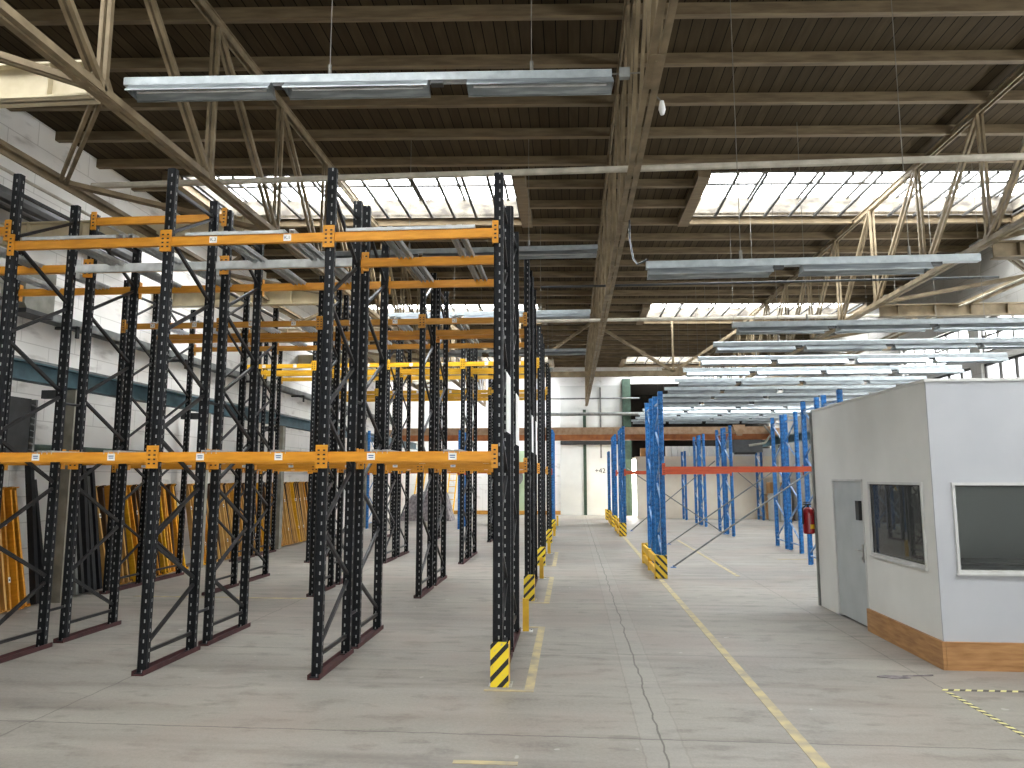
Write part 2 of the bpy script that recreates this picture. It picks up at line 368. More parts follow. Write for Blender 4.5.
# ------------------------------------------------------------------ roof steelwork
def lattice(x, zb, zt, y0, pitch, n, label, first_dn=True):
    t=thing('lattice_girder',label,'roof girder',(x,0,0))
    ya,yb=y0,y0+pitch*n
    for nm,zz,d in (('bottom_chord',zb,1),('top_chord',zt,-1)):
        g=MB()
        for s in (-1,1):
            g.box(s*.04-.012,s*.04+.012,ya,yb,zz-.045,zz+.045)
            g.box(s*.045-.032,s*.045+.032,ya,yb,zz-.045*d-.006,zz-.045*d+.006)
        g.build(nm,M['cream'],t)
    for i in range(n+1):
        yv=y0+pitch*i
        g=MB()
        for s in (-1,1): g.bar((s*.036,yv,zb),(s*.036,yv,zt),.04,.05,up=(0,1,0))
        g.build('web_post',M['cream'],t)
        if i<n:
            g=MB()
            for s in (-1,1): g.bar((s*.036,yv,zt),(s*.036,yv+pitch,zb),.055,.04,up=(1,0,0))
            g.build('web_diagonal',M['cream'],t)
        g=MB(); g.quad([(0,0,0)]*3) if False else None
        for s in (-.008,.008): pass
        g.ext([(-.19,-.07),(.19,-.07),(.19,.05),(.08,.2),(-.08,.2),(-.19,.05)],(-.012,yv,zb),(.012,yv,zb),up=(0,0,1))
        g.ext([(-.28,-.06),(.28,-.06),(.28,.06),(-.28,.06)],(0,yv,zb-.062),(0,yv,zb-.05),up=(1,0,0)) if i%2==0 else None
        g.build('gusset_plate',M['cream'],t)
    return t
lattice(-4.5,5.70,7.78,-6.3,2.1,21,'cream lattice roof girder above the black racks, left of the three roof girders')
lattice(.78,5.70,7.78,-6.3,2.1,21,'cream lattice roof girder running overhead along the aisle, middle of the three')
lattice(6.6,5.70,7.84,-5.5,2.15,20,'cream lattice roof girder over the white cabin, right of the three roof girders')
# horizontal wind bracing at bottom chord level
def wind(xa,xb,y0,pitch,n,label):
    t=thing('wind_brace',label,'roof bracing',(0,0,0)); z_=5.72
    g=MB(); g.box(xb-.06,xb+.06,y0-pitch,y0+pitch*n,z_-.01,z_+.01); g.box(xb-.012,xb+.012,y0-pitch,y0+pitch*n,z_-.08,z_+.08); g.build('outer_chord',M['cream'],t)
    g=MB(); g.tube([(xb-.25,y0-pitch,z_-.1),(xb-.25,y0+pitch*n,z_-.1)],.022); g.build('conduit',M['pipe'],t)
    for i in range(n):
        p,q=((xa,y0+pitch*i,z_),(xb,y0+pitch*(i+1),z_)) if i%2==0 else ((xb,y0+pitch*i,z_),(xa,y0+pitch*(i+1),z_))
        g=MB()
        for s in (-1,1): g.bar(p,q,.035,.06,off=(s*.035,0))
        g.build('diagonal',M['cream'],t)
    g=MB(); p,q=(xb,y0-pitch,z_),(xa,y0,z_)
    for s in (-1,1): g.bar(p,q,.035,.06,off=(s*.035,0))
    g.build('diagonal',M['cream'],t)
wind(-4.5,-6.42,6.3,2.1,14,'zigzag cream roof bracing beside the left white wall')
wind(6.6,8.55,11.75,2.15,11,'zigzag cream roof bracing beside the right clerestory windows')
def cross_beam(x0,x1,yv,label,zb=5.62,zt=5.98):
    t=MB(); t.box(x0,x1,yv-.012,yv+.012,zb,zt); t.box(x0,x1,yv-.09,yv+.09,zb,zb+.02); t.box(x0,x1,yv-.09,yv+.09,zt-.02,zt)
    for i in range(5):
        xx=x0+(x1-x0)*(i+.5)/5; t.box(xx-.008,xx+.008,yv-.08,yv+.08,zb+.02,zt-.02)
    o=t.build('cross_beam',M['creamlit' if x0<-5 else 'cream']); tag(o,label,'roof beam'); return o
words=['nearest the camera','second from the front','third from the front','fourth from the front','fifth from the front','sixth from the front']
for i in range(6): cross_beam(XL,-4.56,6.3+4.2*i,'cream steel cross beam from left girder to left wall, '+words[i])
for i in range(5): cross_beam(6.66,XR,11.75+4.3*i,'cream steel cross beam from right girder to right wall, '+words[i],5.42,5.68)
# transverse V braced frame far down the hall
for xa,xb,side in ((.84,6.54,'right'),(-4.44,.72,'left')):
    t=thing('v_brace','dark V shaped roof brace between girders, %s of the middle girder'%side,'roof bracing',(0,26.5,0)); xm=(xa+xb)/2
    g=MB(); g.bar((xa,0,5.72),(xb,0,5.72),.12,.2); g.build('tie',M['cream'],t)
    for xx in (xa,xb):
        g=MB(); g.bar((xx,0,7.6),(xm,0,5.78),.12,.1); g.build('diagonal',M['cream'],t)
    g=MB(); g.bar((xm,0,5.7),(xm,0,7.84),.07,.07); g.build('hanger',M['cream'],t)
    g=MB(); g.ext([(-.3,0),(.3,0),(.42,.3),(-.42,.3)],(xm,-.03,5.6),(xm,.03,5.6)); g.build('gusset_plate',M['cream'],t)
# pale tie pipes laid across the girders
for yv,lab in ((9.0,'long pale tie pipe across the roof, the nearer one'),(18.15,'long pale tie pipe across the roof, halfway down the hall')):
    g=MB(); g.tube([(-6.45,yv,5.92),(XR,yv+.12,5.94)],.045,8); o=g.build('tie_pipe',M['pipe']); tag(o,lab,'pipe')
g=MB(); g.tube([(-.6,14.6,5.86),(8.4,14.7,5.9)],.025); o=g.build('thin_conduit',M['dark']); tag(o,'thin dark conduit crossing below the roof girders','conduit')

# ------------------------------------------------------------------ light rails
def rail_meshes():
    r=MB(); r.ext([(-.045,0),(.045,0),(.045,.075),(.03,.09),(-.03,.09),(-.045,.075)],(0,0,0),(1,0,0)); 
    d=MB(); L_=1.42                           # reflector: trapezoid trough open below
    pr=[(-.115,-.085),(-.05,-.005),(.05,-.005),(.115,-.085)]; pi=[(-.108,-.085),(-.046,-.012),(.046,-.012),(.108,-.085)]
    for a,c in zip(pr,pr[1:]): d.quad([(0,a[0],a[1]),(L_,a[0],a[1]),(L_,c[0],c[1]),(0,c[0],c[1])])
    for a,c in zip(pi,pi[1:]): d.quad([(0,a[0],a[1]),(0,c[0],c[1]),(L_,c[0],c[1]),(L_,a[0],a[1])])
    for e in (0,L_): d.quad([(e,p[0],p[1]) for p in pr])
    for s in (-1,1): d.box(0,L_,s*.115-.006,s*.115+.006,-.098,-.083)
    u=MB(); u.tube([(.06,0,-.055),(L_-.06,0,-.055)],.013,8)
    return d.mesh('reflector',M['reflector']), u.mesh('fluorescent_tube',M['tube'])
REF,TUB=rail_meshes()
def light_rail(x0,x1,yv,z_,refs,label,group,wires=(),skew=0.0):
    t=thing('light_rail',label,'ceiling light',(x0,yv,z_),(0,0,skew),group)
    r=MB(); r.ext([(-.045,0),(.045,0),(.045,.075),(.03,.09),(-.03,.09),(-.045,.075)],(0,0,0),(x1-x0,0,0)); r.build('rail',M['rail'],t)
    for rx in refs:
        o=place('reflector',REF,t,(rx,0,0)); place('fluorescent_tube',TUB,o)
        bx=MB(); bx.box(rx+1.44,rx+1.56,-.04,.04,-.035,0)
        if rx+1.6<x1-x0: bx.build('joint_cover',M['dark'],t)
    for wx in wires:
        g=MB(); g.tube([(wx,0,.09),(wx,0,7.96-z_)],.0045,5); g.tube([(wx,0,.08),(wx,0,.2)],.018,6); g.build('hanging_wire',M['wire'],t)
light_rail(-4.4,.43,6.52,5.86,[.06,1.62,3.42],'nearest light rail with three reflectors hanging at the upper left','light rails over the black racks',(2.05,4.05),.05)
for i,(yv,nm) in enumerate(((12.2,'second'),(17.1,'third'),(22.4,'fourth'),(27.4,'fifth'))):
    light_rail(-4.4,.48,yv,5.86,[.2,1.85,3.44],'%s light rail from the camera above the black racks'%nm,'light rails over the black racks',(1.6,3.7))
light_rail(.9,4.66,8.5,4.44,[.02,1.78],'pale light rail with two reflectors hanging alone right of the aisle','light rails right of the aisle',(1.1,3.0))
ordn=['first','second','third','fourth','fifth','sixth','seventh','eighth','ninth','tenth','eleventh','twelfth','thirteenth','fourteenth']
for k in range(13):
    yv=12.06+1.73*k+random.uniform(-.06,.06)
    light_rail(2.65+random.uniform(-.05,.05),8.9+random.uniform(-.05,.05),yv,4.44+random.uniform(-.02,.02),[.05+.06*random.random()+1.58*j for j in range(4)],
      'white light rail hanging over the blue racks, %s from the camera in its row'%ordn[k],'light rails right of the aisle',(1.2,4.9))
# small fittings on the middle girder
t=thing('junction_box','small grey junction box at the end of the nearest light rail','junction box',(.55,6.74,5.90))
g=MB(); g.box(-.05,.05,-.03,.03,-.05,.05); g.build('box',M['grey'],t); g=MB(); g.tube([(-.12,0,0),(-.04,0,0)],.008); g.tube([(.05,0,0),(.15,0,0)],.008); g.build('cable',M['wire'],t)
t=thing('sensor','small white sensor hanging under the middle roof girder','sensor',(.93,6.95,5.62))
g=MB(); g.lathe([(0,.09),(.02,.09),(.03,.04),(.035,0),(.02,-.05),(0,-.055)],(0,0,0),10); g.build('body',M['white'],t); g=MB(); g.tube([(0,0,.08),(-.05,0,.14)],.008); g.build('bracket',M['wire'],t)
g=MB(); pts=[(.86,10.2,5.66),(.84,10.0,5.3),(.83,9.4,4.85),(.84,8.9,4.62),(.92,8.52,4.56)]; g.tube(pts,.014,6); o=g.build('cable',M['blackmat']); tag(o,'black cable drooping from the middle girder to the lone light rail','cable')

# ------------------------------------------------------------------ pallet racks
def post_mesh(h,m,w=.098,d=.078):
    g=MB(); c=.016
    g.ext([(-w/2+c,-d/2),(w/2-c,-d/2),(w/2,-d/2+c),(w/2,d/2),(-w/2,d/2),(-w/2,-d/2+c)],(0,0,0),(0,0,h),up=(0,1,0))
    return g.mesh('post',m)
def foot_mesh(m):
    g=MB(); g.box(-.051,.051,-.06,.06,0,.008); g.lathe([(0,.028),(.012,.028),(.012,.008)],(.035,-.05,0),6); g.lathe([(0,.028),(.012,.028),(.012,.008)],(-.035,.05,0),6)
    return g.mesh('foot_plate',m)
def brace_mesh(h,d,flip,m,step=.58):
    g=MB(); y0,y1=(.085,d-.085); 
    if flip: y0,y1=y1,y0
    step=(h-.44)/max(1,round((h-.44)/step)); zz=.24; g.bar((0,y0-.02,zz-.03),(0,y1,zz-.03),.035,.035); s=0
    while zz+step<h-.15:
        a,c=((y0,y1) if s==0 else (y1,y0)); g.bar((0,a,zz+.05),(0,c,zz+step-.03),.034,.034); zz+=step; s=1-s
    g.bar((0,y0,h-.2),(0,y1,h-.2),.035,.035)
    return g.mesh('upright_frame',m)
def chan_mesh(d):
    g=MB(); g.box(-.062,.062,-.05,d+.05,0,.012); g.box(-.062,-.052,-.05,d+.05,0,.05); g.box(.052,.062,-.05,d+.05,0,.05)
    return g.mesh('floor_channel',M['redchan'])
def beam_mesh(L_,m,h=.102,dd=.05):
    g=MB(); g.ext([(-dd/2,-h/2),(dd/2,-h/2),(dd/2,h/2-.02),(dd/2-.012,h/2-.02),(dd/2-.012,h/2),(-dd/2,h/2)],(0,0,0),(L_,0,0))
    return g.mesh('beam',m)
def conn_mesh(m):
    g=MB(); g.box(-.03,.03,-.012,.012,-.12,.12); g.box(-.034,-.026,-.012,.05,-.12,.12)
    for zz in (-.07,-.025,.02,.065): g.box(-.012,.012,-.016,-.012,zz-.008,zz+.008,1)
    return g.mesh('beam_connector',[m,M['black']])
def text_into(g, s, size, cx, yv, cz, mi, ext=.001):
    cu=bpy.data.curves.new('t','FONT'); cu.body=s; cu.size=size; cu.align_x='CENTER'; cu.align_y='CENTER'; cu.extrude=0
    o=bpy.data.objects.new('t',cu); C.objects.link(o)
    dg=bpy.context.evaluated_depsgraph_get(); dg.update(); me=bpy.data.meshes.new_from_object(o.evaluated_get(dg))
    b=len(g.v); g.v+=[(cx+v.co.x, yv, cz+v.co.y) for v in me.vertices]
    for p in me.polygons: g.f.append(tuple(b+i for i in p.vertices)); g.m.append(mi)
    bpy.data.objects.remove(o); bpy.data.curves.remove(cu); bpy.data.meshes.remove(me)
def label_mesh(s):
    g=MB(); g.box(-.042,.042,-.003,0,-.036,.036)
    if s: text_into(g,s,.05,0,-.004,0,1)
    else:
        g.box(-.028,.028,-.0036,-.003,.004,.016,2); g.box(-.024,.026,-.0036,-.003,-.016,-.006,2)
    return g.mesh('label',[M['sticker'],M['ink'],M['blueink']])
LK1,LK2,LL=label_mesh('K.1'),label_mesh('K.2'),label_mesh('')
CONN={}
FOOT={'k':foot_mesh(M['black']),'b':foot_mesh(M['galv'])}
cache={}
def get(key,fn):
    if key not in cache: cache[key]=fn()
    return cache[key]
def rack(label,cat,group,y0,d,xs,hs,colr,beams,flip=False,channel=True,pw=.098):
    """xs: frame centres left to right; beams: (bay, side 0 front/1 rear, z, material, labels)"""
    t=thing('pallet_rack',label,cat,(xs[0],y0,0),None,group)
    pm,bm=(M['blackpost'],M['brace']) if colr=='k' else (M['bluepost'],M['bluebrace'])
    for i,xv in enumerate(xs):
        h=hs[i] if isinstance(hs,(list,tuple)) else hs
        fr=place('upright_frame',get(('br',h,d,flip,colr),lambda:brace_mesh(h,d,flip,bm)),t,(xv-xs[0],0,0))
        for py,rz in ((.0425,0),(d-.0425,math.pi)):
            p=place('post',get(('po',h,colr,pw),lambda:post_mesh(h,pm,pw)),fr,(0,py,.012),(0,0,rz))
            place('foot_plate',FOOT[colr],fr,(0,py,.012 if channel else 0))
        if channel: place('floor_channel',get(('ch',d),lambda:chan_mesh(d)),fr)
    for bay,side,zz,mm,labs in beams:
        xa,xb=xs[bay]-xs[0]+pw/2,xs[bay+1]-xs[0]-pw/2; L_=round(xb-xa,3)
        yv=.02 if side==0 else d-.02
        b=place('beam',get(('bm',L_,mm),lambda:beam_mesh(L_,M[mm])),t,(xa,yv,zz))
        cm=get(('cn',mm),lambda:conn_mesh(M[mm]))
        for e,xe in ((0,-.02),(1,L_+.02)):
            if side==0: place('beam_connector',cm,b,(xe,-.035,0),(0,0,0))
            else: place('beam_connector',cm,b,(xe,.035,0),(0,0,math.pi))
        for lx,lm in labs: place('label',lm,b,(lx*L_,-.025 if side==0 else -.026,0))
    return t
XS=[-8.07,-6.24,-4.41,-2.58,-.75]
lo=[(.27,LL),(.76,LL)]; up=[(.28,LK2),(.76,LK1)]
G1='black pallet rack rows left of the aisle'
# first pair
b=[(0,0,4.74,'orange',[]),(1,0,4.57,'orange',[]),(2,0,4.57,'orange',up),(3,0,4.57,'orange',[]),
   (0,1,4.6,'orange',[]),(1,1,4.6,'white_beam',[]),(2,1,4.6,'white_beam',[]),(3,1,4.585,'orange',[])]
b+=[(i,0,2.21,'orange',lo) for i in range(4)]+[(i,1,2.215,'orange',[]) for i in range(4)]
r1=rack('first black pallet rack row from the camera, with striped guard at its aisle end','pallet rack',G1,7.42,1.06,XS,[5.4,5.4,5.4,5.34,5.22],'k',b)
b=[(i,0,4.69,'orange',[]) for i in range(4)]+[(i,1,4.67,'orange',[]) for i in range(4)]+[(i,s,2.215,'orange',[(.3,LL),(.8,LL)] if s else []) for i in range(4) for s in (0,1)]+[(1,0,5.33,'orange',[])]
r2=rack('second black pallet rack row from the camera, back to back with the nearest','pallet rack',G1,8.76,1.06,XS,[5.42,5.42,5.42,5.42,5.36],'k',b,True)
Y2=[(12.35,0),(13.75,1)]
def std(y0,front,label,h,zu,mu,ml,group=G1,bays=range(4)):
    b=[]
    for i in bays:
        for s in (0,1):
            b.append((i,s,zu,mu,[(.3,LK2),(.75,LK1)] if s==0 and front else [])); b.append((i,s,2.2,ml,[(.3,LL),(.78,LL)] if s==0 else []))
    return rack(label,'pallet rack',group,y0,1.06,XS,h,'k',b,not front)
r3=std(12.35,True,'third black pallet rack row from the camera, brownish orange upper beams',[5.55,5.55,5.55,5.84,5.84],4.7,'orange2','orange')
r4=std(13.75,False,'fourth black pallet rack row from the camera, back to back with the third',[5.55,5.55,5.55,5.84,5.84],4.7,'orange2','orange')
r5=std(17.15,True,'fifth black pallet rack row from the camera, bright yellow upper beams',5.58,4.69,'yellow','orange')
r6=std(18.5,False,'sixth black pallet rack row from the camera, back to back with the fifth',5.58,4.69,'yellow','orange')
r7=std(22.9,True,'seventh black pallet rack row from the camera, far down the left side',5.58,4.7,'yellow','orange')
r8=std(24.25,False,'eighth black pallet rack row, the last black row before the blue racks',5.58,4.7,'yellow','orange')
# spacers between the back to back rows, deck bars on the first pair
def row_spacers(r,d=1.06,gap=.275,hs=(.42,2.9,4.9)):
    for i,xv in enumerate(XS):
        for hz in hs:
            g=MB(); g.tube([(xv-XS[0],d,hz),(xv-XS[0],d+gap,hz)],.018,6); g.build('row_spacer',M['brace'],r)
row_spacers(r1); row_spacers(r3,gap=.34); row_spacers(r5,gap=.29)
def deck_bar(w=.11,d=1.06):
    g=MB()
    for s in (-1,1): g.box(s*w/2-.028,s*w/2+.028,0,d,0,.012); g.box(s*w/2-.028,s*w/2-.022,0,d,-.04,0); g.box(s*w/2+.022,s*w/2+.028,0,d,-.04,0)
    return g.mesh('deck_bar',M['galv'])
DB=deck_bar()
for r,zz in ((r1,4.655),(r2,4.725),(r1,2.27),(r2,2.27),(r3,4.77),(r4,4.77)):
    for bay in range(4):
        for fx in (.33,.74):
            place('deck_bar',DB,r,(XS[bay]-XS[0]+1.83*fx,0,zz))
def batten(x0,x1,yv,zz,label):
    g=MB(); g.box(x0,x1,yv-.03,yv+.03,zz,zz+.035); o=g.build('white_batten',M['white_beam']); tag(o,label,'batten','white battens on the top beams')
batten(-6.1,-5.0,7.445,4.624,'white batten on the top front beam, leftmost of the row')
batten(-4.2,-3.1,7.445,4.624,'white batten on the top front beam above the two white labels')
batten(-2.4,-1.0,7.445,4.624,'white batten on the top front beam at the aisle end')
# info boards on the aisle end frames
for (yv,zz,xx,lab) in ((7.95,2.8,-.69,'white information sheet on the aisle end of the first rack row'),(9.3,2.72,-.69,'white information sheet on the aisle end of the second rack row'),(12.9,2.75,-.69,'white information sheet on the aisle end of the third rack row'),(14.3,2.75,-.69,'white information sheet on the aisle end of the fourth rack row')):
    g=MB(); g.box(xx,xx+.006,yv-.25,yv+.25,zz-.32,zz+.32); o=g.build('information_sheet',M['sticker']); tag(o,lab,'sheet')

# left blue pair
XSb=[-7.95,-4.35,-.75]
GB='blue pallet rack rows'
bb=[(i,s,2.2,'redorange',[]) for i in range(2) for s in (0,1)]
rack('blue pallet rack row left of the aisle, behind the last black rack','pallet rack',GB,28.2,1.06,XSb,3.8,'b',bb,False,False)
rack('blue pallet rack row left of the aisle, nearest the white back wall','pallet rack',GB,29.6,1.06,XSb,3.8,'b',bb,True,False)
# right blue rows
def rods(r,pts):
    for p,q in pts:
        g=MB(); g.tube([p,q],.02,6); g.build('cross_rod',M['grey'],r); g=MB(); g.box(p[0]-.06,p[0]+.06,p[1]-.05,p[1]+.05,0,.012); g.tube([(p[0],p[1],0),(p[0],p[1],.05)],.012); g.build('floor_anchor',M['bluepaint'],r)
def brack(label,y0,x0,x1,beams,flip,h=3.74,extra=None):
    xs=[x0,x1] if extra is None else [x0,x1,extra]
    return rack(label,'pallet rack',GB,y0,1.06,xs,h,'b',beams,flip,False,.1)
W=M['redorange']
r=brack('blue rack row right of the aisle with yellow barrier, nearest blue row to the camera',15.14,1.83,5.42,[(0,0,2.16,'redorange',[])],False)
rods(r,[((.4,1.75,.02),(3.5,1.75,2.14))])
r=brack('blue rack row right of the aisle, back to back with the nearest blue row',16.55,1.8,5.42,[(0,1,2.16,'redorange',[])],True)
r=brack('blue rack row right of the aisle, first of the middle blue pair',25.55,1.79,5.42,[(0,0,2.16,'redorange',[])],False)
rods(r,[((.4,2.45,.02),(3.55,2.45,2.6)),((3.55,1.2,.02),(.2,1.2,2.3))])
r=brack('blue rack row right of the aisle, second of the middle blue pair',26.9,1.79,5.42,[(0,1,2.16,'redorange',[])],True)
r=brack('blue rack row right of the aisle, first of the far blue pair',30.4,1.79,5.37,[(0,0,2.16,'redorange',[])],False)
r=brack('blue rack row right of the aisle, second of the far blue pair',31.75,1.79,5.37,[],True)
r=rack('short blue rack frames behind the white cabin, nearer of the two rows','pallet rack',GB,20.05,1.06,[5.99,9.6],3.74,'b',[],False,False,.1)
r=rack('short blue rack frames behind the white cabin, farther of the two rows','pallet rack',GB,21.3,1.06,[5.97,9.6],3.74,'b',[],True,False,.1)
rods(r,[((-3.1,1.3,.02),(0,1.3,2.14))])
r=rack('blue rack row standing against the cream wall at the far right','pallet rack',GB,35.0,1.0,[1.76,5.3,8.8],3.2,'b',[],False,False,.1)
rods(r,[((8.5,.2,.02),(5.9,.2,2.3))])

# ------------------------------------------------------------------ rack end guards
def guard(x,yv,label,group,w=.19,h=.42,d=.16):
    t=thing('rack_guard',label,'rack guard',(x,yv,0),None,group)
    g=MB(); g.ext([(-w/2,0),(w/2,0),(w/2,h-.02),(w/2-.02,h),(-w/2+.03,h),(-w/2,h-.03)],(0,-.006,0),(0,0,0),up=(0,0,1)); g.build('striped_face',M['stripe'],t)
    g=MB(); g.box(w/2-.008,w/2,0,d,.0,h-.02); g.box(-w/2,-w/2+.008,0,d,0,h-.04); g.build('side_plate',M['gyellow'],t)
    g=MB(); g.box(-w/2-.02,w/2+.03,0,d+.03,0,.008); g.lathe([(0,.03),(.012,.03),(.012,.008)],(w/2+.015,.1,0),6); g.build('base_plate',M['galv'],t)
for yv,lab in ((7.28,'yellow and black striped guard at the foot of the first black rack'),(12.2,'striped guard at the foot of the third black rack row'),(17.0,'striped guard at the foot of the fifth black rack row'),(22.75,'striped guard at the foot of the seventh black rack row'),(28.0,'striped guard at the foot of the left blue rack')):
    guard(-.715,yv,lab,'striped guards left of the aisle',.175)
for yv,lab in ((9.86,'plain yellow guard post at the rear end of the second black rack'),(14.85,'plain yellow guard post at the rear end of the fourth black rack'),(19.6,'plain yellow guard post at the rear end of the sixth black rack'),(25.4,'plain yellow guard post at the rear end of the eighth black rack'),(30.7,'plain yellow guard post at the rear end of the left blue racks')):
    t=thing('guard_post',lab,'rack guard',(-.63,yv,0),None,'yellow rear guards left of the aisle')
    g=MB(); g.ext([(-.05,-.05),(.03,-.05),(.03,.05),(.018,.05),(.018,-.038),(-.05,-.038)],(0,0,0),(0,0,.42),up=(0,1,0)); g.build('upright',M['gyellow'],t)
    g=MB(); g.box(-.09,.1,-.08,.08,0,.008); g.lathe([(0,.028),(.012,.028),(.012,.008)],(.08,.05,0),6); g.build('base_plate',M['galv'],t)
def barrier(x,y0,y1,label):
    t=thing('end_barrier',label,'rack barrier',(x,y0,0),None,'yellow end barriers right of the aisle'); Ln=y1-y0
    for zz in (.13,.36): 
        g=MB(); g.box(-.03,.03,0,Ln,zz-.07,zz+.07); g.build('plank',M['gyellow'],t)
    for yv in (.06,Ln*.5,Ln-.06):
        g=MB(); g.box(-.04,.04,yv-.05,yv+.05,0,.46); g.build('upright',M['gyellow'],t)
    for yv,s in ((-.02,1),(Ln+.02,-1)):
        e=thing_part=MB(); e.box(-.03,.2,yv-.005,yv+.005,.01,.46); e.build('striped_face',M['stripe2'],t)
        e=MB(); e.box(.192,.2,yv,yv+.16*s,.01,.46); e.build('side_plate',M['gyellow'],t)
barrier(1.66,15.0,17.75,'yellow barrier with striped ends along the nearest blue racks')
barrier(1.62,25.4,28.1,'yellow barrier along the middle pair of blue racks')
barrier(1.62,30.25,32.95,'yellow barrier along the far pair of blue racks')
barrier(1.62,34.9,36.1,'short yellow barrier at the foot of the farthest blue rack')
# ------------------------------------------------------------------ floor markings
def mark(boxes,label,name='floor_line',m='fyellow',h=.004):
    g=MB()
    for q in boxes: g.box(*q,0,h)
    o=g.build(name,M[m]); tag(o,label,'floor marking'); return o
mark([(1.675,1.765,2.0,15.0)],'long worn yellow line painted along the right of the aisle')
mark([(1.67,1.77,18.2,25.3)],'worn yellow line between the nearest and middle blue racks')
def box_mark(y0,y1,label): mark([(-.47,-.38,y0,y1),(-.85,-.47,y0,y0+.055),(-.62,-.47,y1-.06,y1)],label,'floor_outline')
box_mark(7.14,10.15,'yellow painted outline around the foot of the first rack pair')
box_mark(12.0,15.1,'yellow painted outline around the foot of the second rack pair')
box_mark(16.9,20.0,'yellow painted outline around the foot of the third rack pair')
mark([(-.86,-.4,5.38,5.44)],'short yellow painted dash on the floor in the foreground')
mark([(-7.4,-4.4,12.1,12.18)],'faint pale line on the floor between the left racks')
mark([(3.3,3.38,15.5,24),(5.0,9.5,18.7,18.8)],'faint pale lines on the floor among the blue racks')
g=MB(); k=0; yv=7.5
def tape(p,q,label):
    g=MB(); p=Vector(p); q=Vector(q); d=(q-p); n=int(d.length/.105); u=d.normalized(); s=Vector((-u.y,u.x,0))*.024
    for i in range(n*2):
        a=p+u*(.0525*i); b_=p+u*(.0525*(i+1)); sh=u*.03
        g.hexa([a-s,b_-s,b_+s+sh,a+s+sh]+[v+Vector((0,0,.003)) for v in (a-s,b_-s,b_+s+sh,a+s+sh)], i%2)
    o=g.build('hazard_tape',[M['tapeY'],M['tapeB']]); tag(o,label,'floor tape')
tape((3.46,7.53,0),(6.2,7.53,0),'yellow and black tape on the floor running parallel to the cabin front')
tape((3.49,7.46,0),(3.5,3.2,0),'yellow and black tape on the floor running towards the camera')

# ------------------------------------------------------------------ cabin
OX,OY,OYE,OXE,OH=3.88,8.3,12.15,9.0,3.04
t=thing('site_cabin','white site cabin with grey door, two windows and brown plank skirting','cabin',(OX,OY,0))
d=OYE-OY; wd=OXE-OX
def L2(y): return y-OY
y0d,y1d=L2(10.27),L2(11.36); w0,w1=L2(8.5)+.03,L2(10.03)
g=MB()                                         # left wall with door and window openings
g.box(0,.08,.02,w0,0,OH); g.box(0,.08,w0,w1,0,1.0); g.box(0,.08,w0,w1,1.94,OH); g.box(0,.08,w1,y0d,0,OH); g.box(0,.08,y0d,y1d,1.95,OH); g.box(0,.08,y1d,d,0,OH)
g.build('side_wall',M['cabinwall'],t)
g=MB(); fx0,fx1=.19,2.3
g.box(0,fx0,0,.02,0,OH); g.box(.08,fx0,.02,.08,0,OH); g.box(fx0,fx1,0,.08,0,.99); g.box(fx0,fx1,0,.08,1.94,OH); g.box(fx1,wd,0,.08,0,OH); g.build('front_wall',M['frontdim'],t)
g=MB(); g.box(.08,wd,d-.08,d,0,OH); g.box(wd-.08,wd,.08,d-.08,0,OH); g.build('rear_wall',M['cabinwall'],t)
g=MB(); g.box(-.02,wd+.02,-.02,d+.02,OH,OH+.03); g.build('roof',M['cabinwall'],t)
g=MB(); g.box(-.03,.01,d,d+.05,0,OH); g.build('corner_post',M['grey'],t)
g=MB(); g.box(-.035,0,-.035,y0d-.02,0,.285); g.build('skirting_plank',M['plank'],t)
g=MB(); g.box(.004,wd,-.035,0,0,.285); g.build('skirting_plank',M['plank'],t)
dr=MB(); dr.box(.012,.05,y0d+.01,y1d-.01,.03,1.94); dr=dr.build('door',M['doorgrey'],t)
g=MB(); g.box(-.006,.012,y0d-.03,y0d+.01,0,1.97); g.box(-.006,.012,y1d-.01,y1d+.02,0,1.97); g.box(-.006,.012,y0d-.03,y1d+.02,1.94,1.97); g.build('door_frame',M['frame'],t)
g=MB(); g.box(-.002,.012,y0d+.07,y0d+.11,.86,1.1); g.tube([(0,y0d+.09,1.02),(-.05,y0d+.09,1.02),(-.055,y0d+.21,1.02)],.009); g.lathe([(0,.02),(.012,.02),(.012,-.02),(0,-.02)],(-.005,y0d+.09,.92),8); g.build('door_handle',M['chrome'],dr)
g=MB(); g.box(-.03,.012,y0d+.06,y0d+.18,1.42,1.68); g.build('keypad',M['blackmat'],dr)
def win(ax,a0,a1,z0,z1,nm):
    g=MB()
    def bx(p0,p1,q0,q1,dep0=-.02,dep1=.04):
        if ax=='y': g.box(dep0,dep1,p0,p1,q0,q1)
        else: g.box(p0,p1,dep0,dep1,q0,q1)
    fw=.03; bx(a0,a0+fw,z0,z1); bx(a1-fw,a1,z0,z1); bx(a0+fw,a1-fw,z0,z0+fw); bx(a0+fw,a1-fw,z1-fw,z1); bx(a0-.01,a1+.01,z0-.022,z0,-.03,.04)
    o=g.build('window_frame',M['frame'],t)
    p=MB()
    if ax=='y': p.box(.012,.018,a0+fw,a1-fw,z0+fw,z1-fw)
    else: p.box(a0+fw,a1-fw,.012,.018,z0+fw,z1-fw)
    p.build('pane',M['cabglass'],o)
    s=MB()
    for e in (a0+fw,a1-fw-.012):
        if ax=='y': s.box(.004,.012,e,e+.012,z0+fw,z1-fw)
        else: s.box(e,e+.012,.004,.012,z0+fw,z1-fw)
    if ax=='y': s.box(.004,.012,a0+fw,a1-fw,z1-fw-.012,z1-fw)
    else: s.box(a0+fw,a1-fw,.004,.012,z1-fw-.012,z1-fw)
    s.build('gasket',M['blackmat'],o)
win('y',w0,w1,1.0,1.94,'side'); win('x',fx0,fx1,.99,1.94,'front')
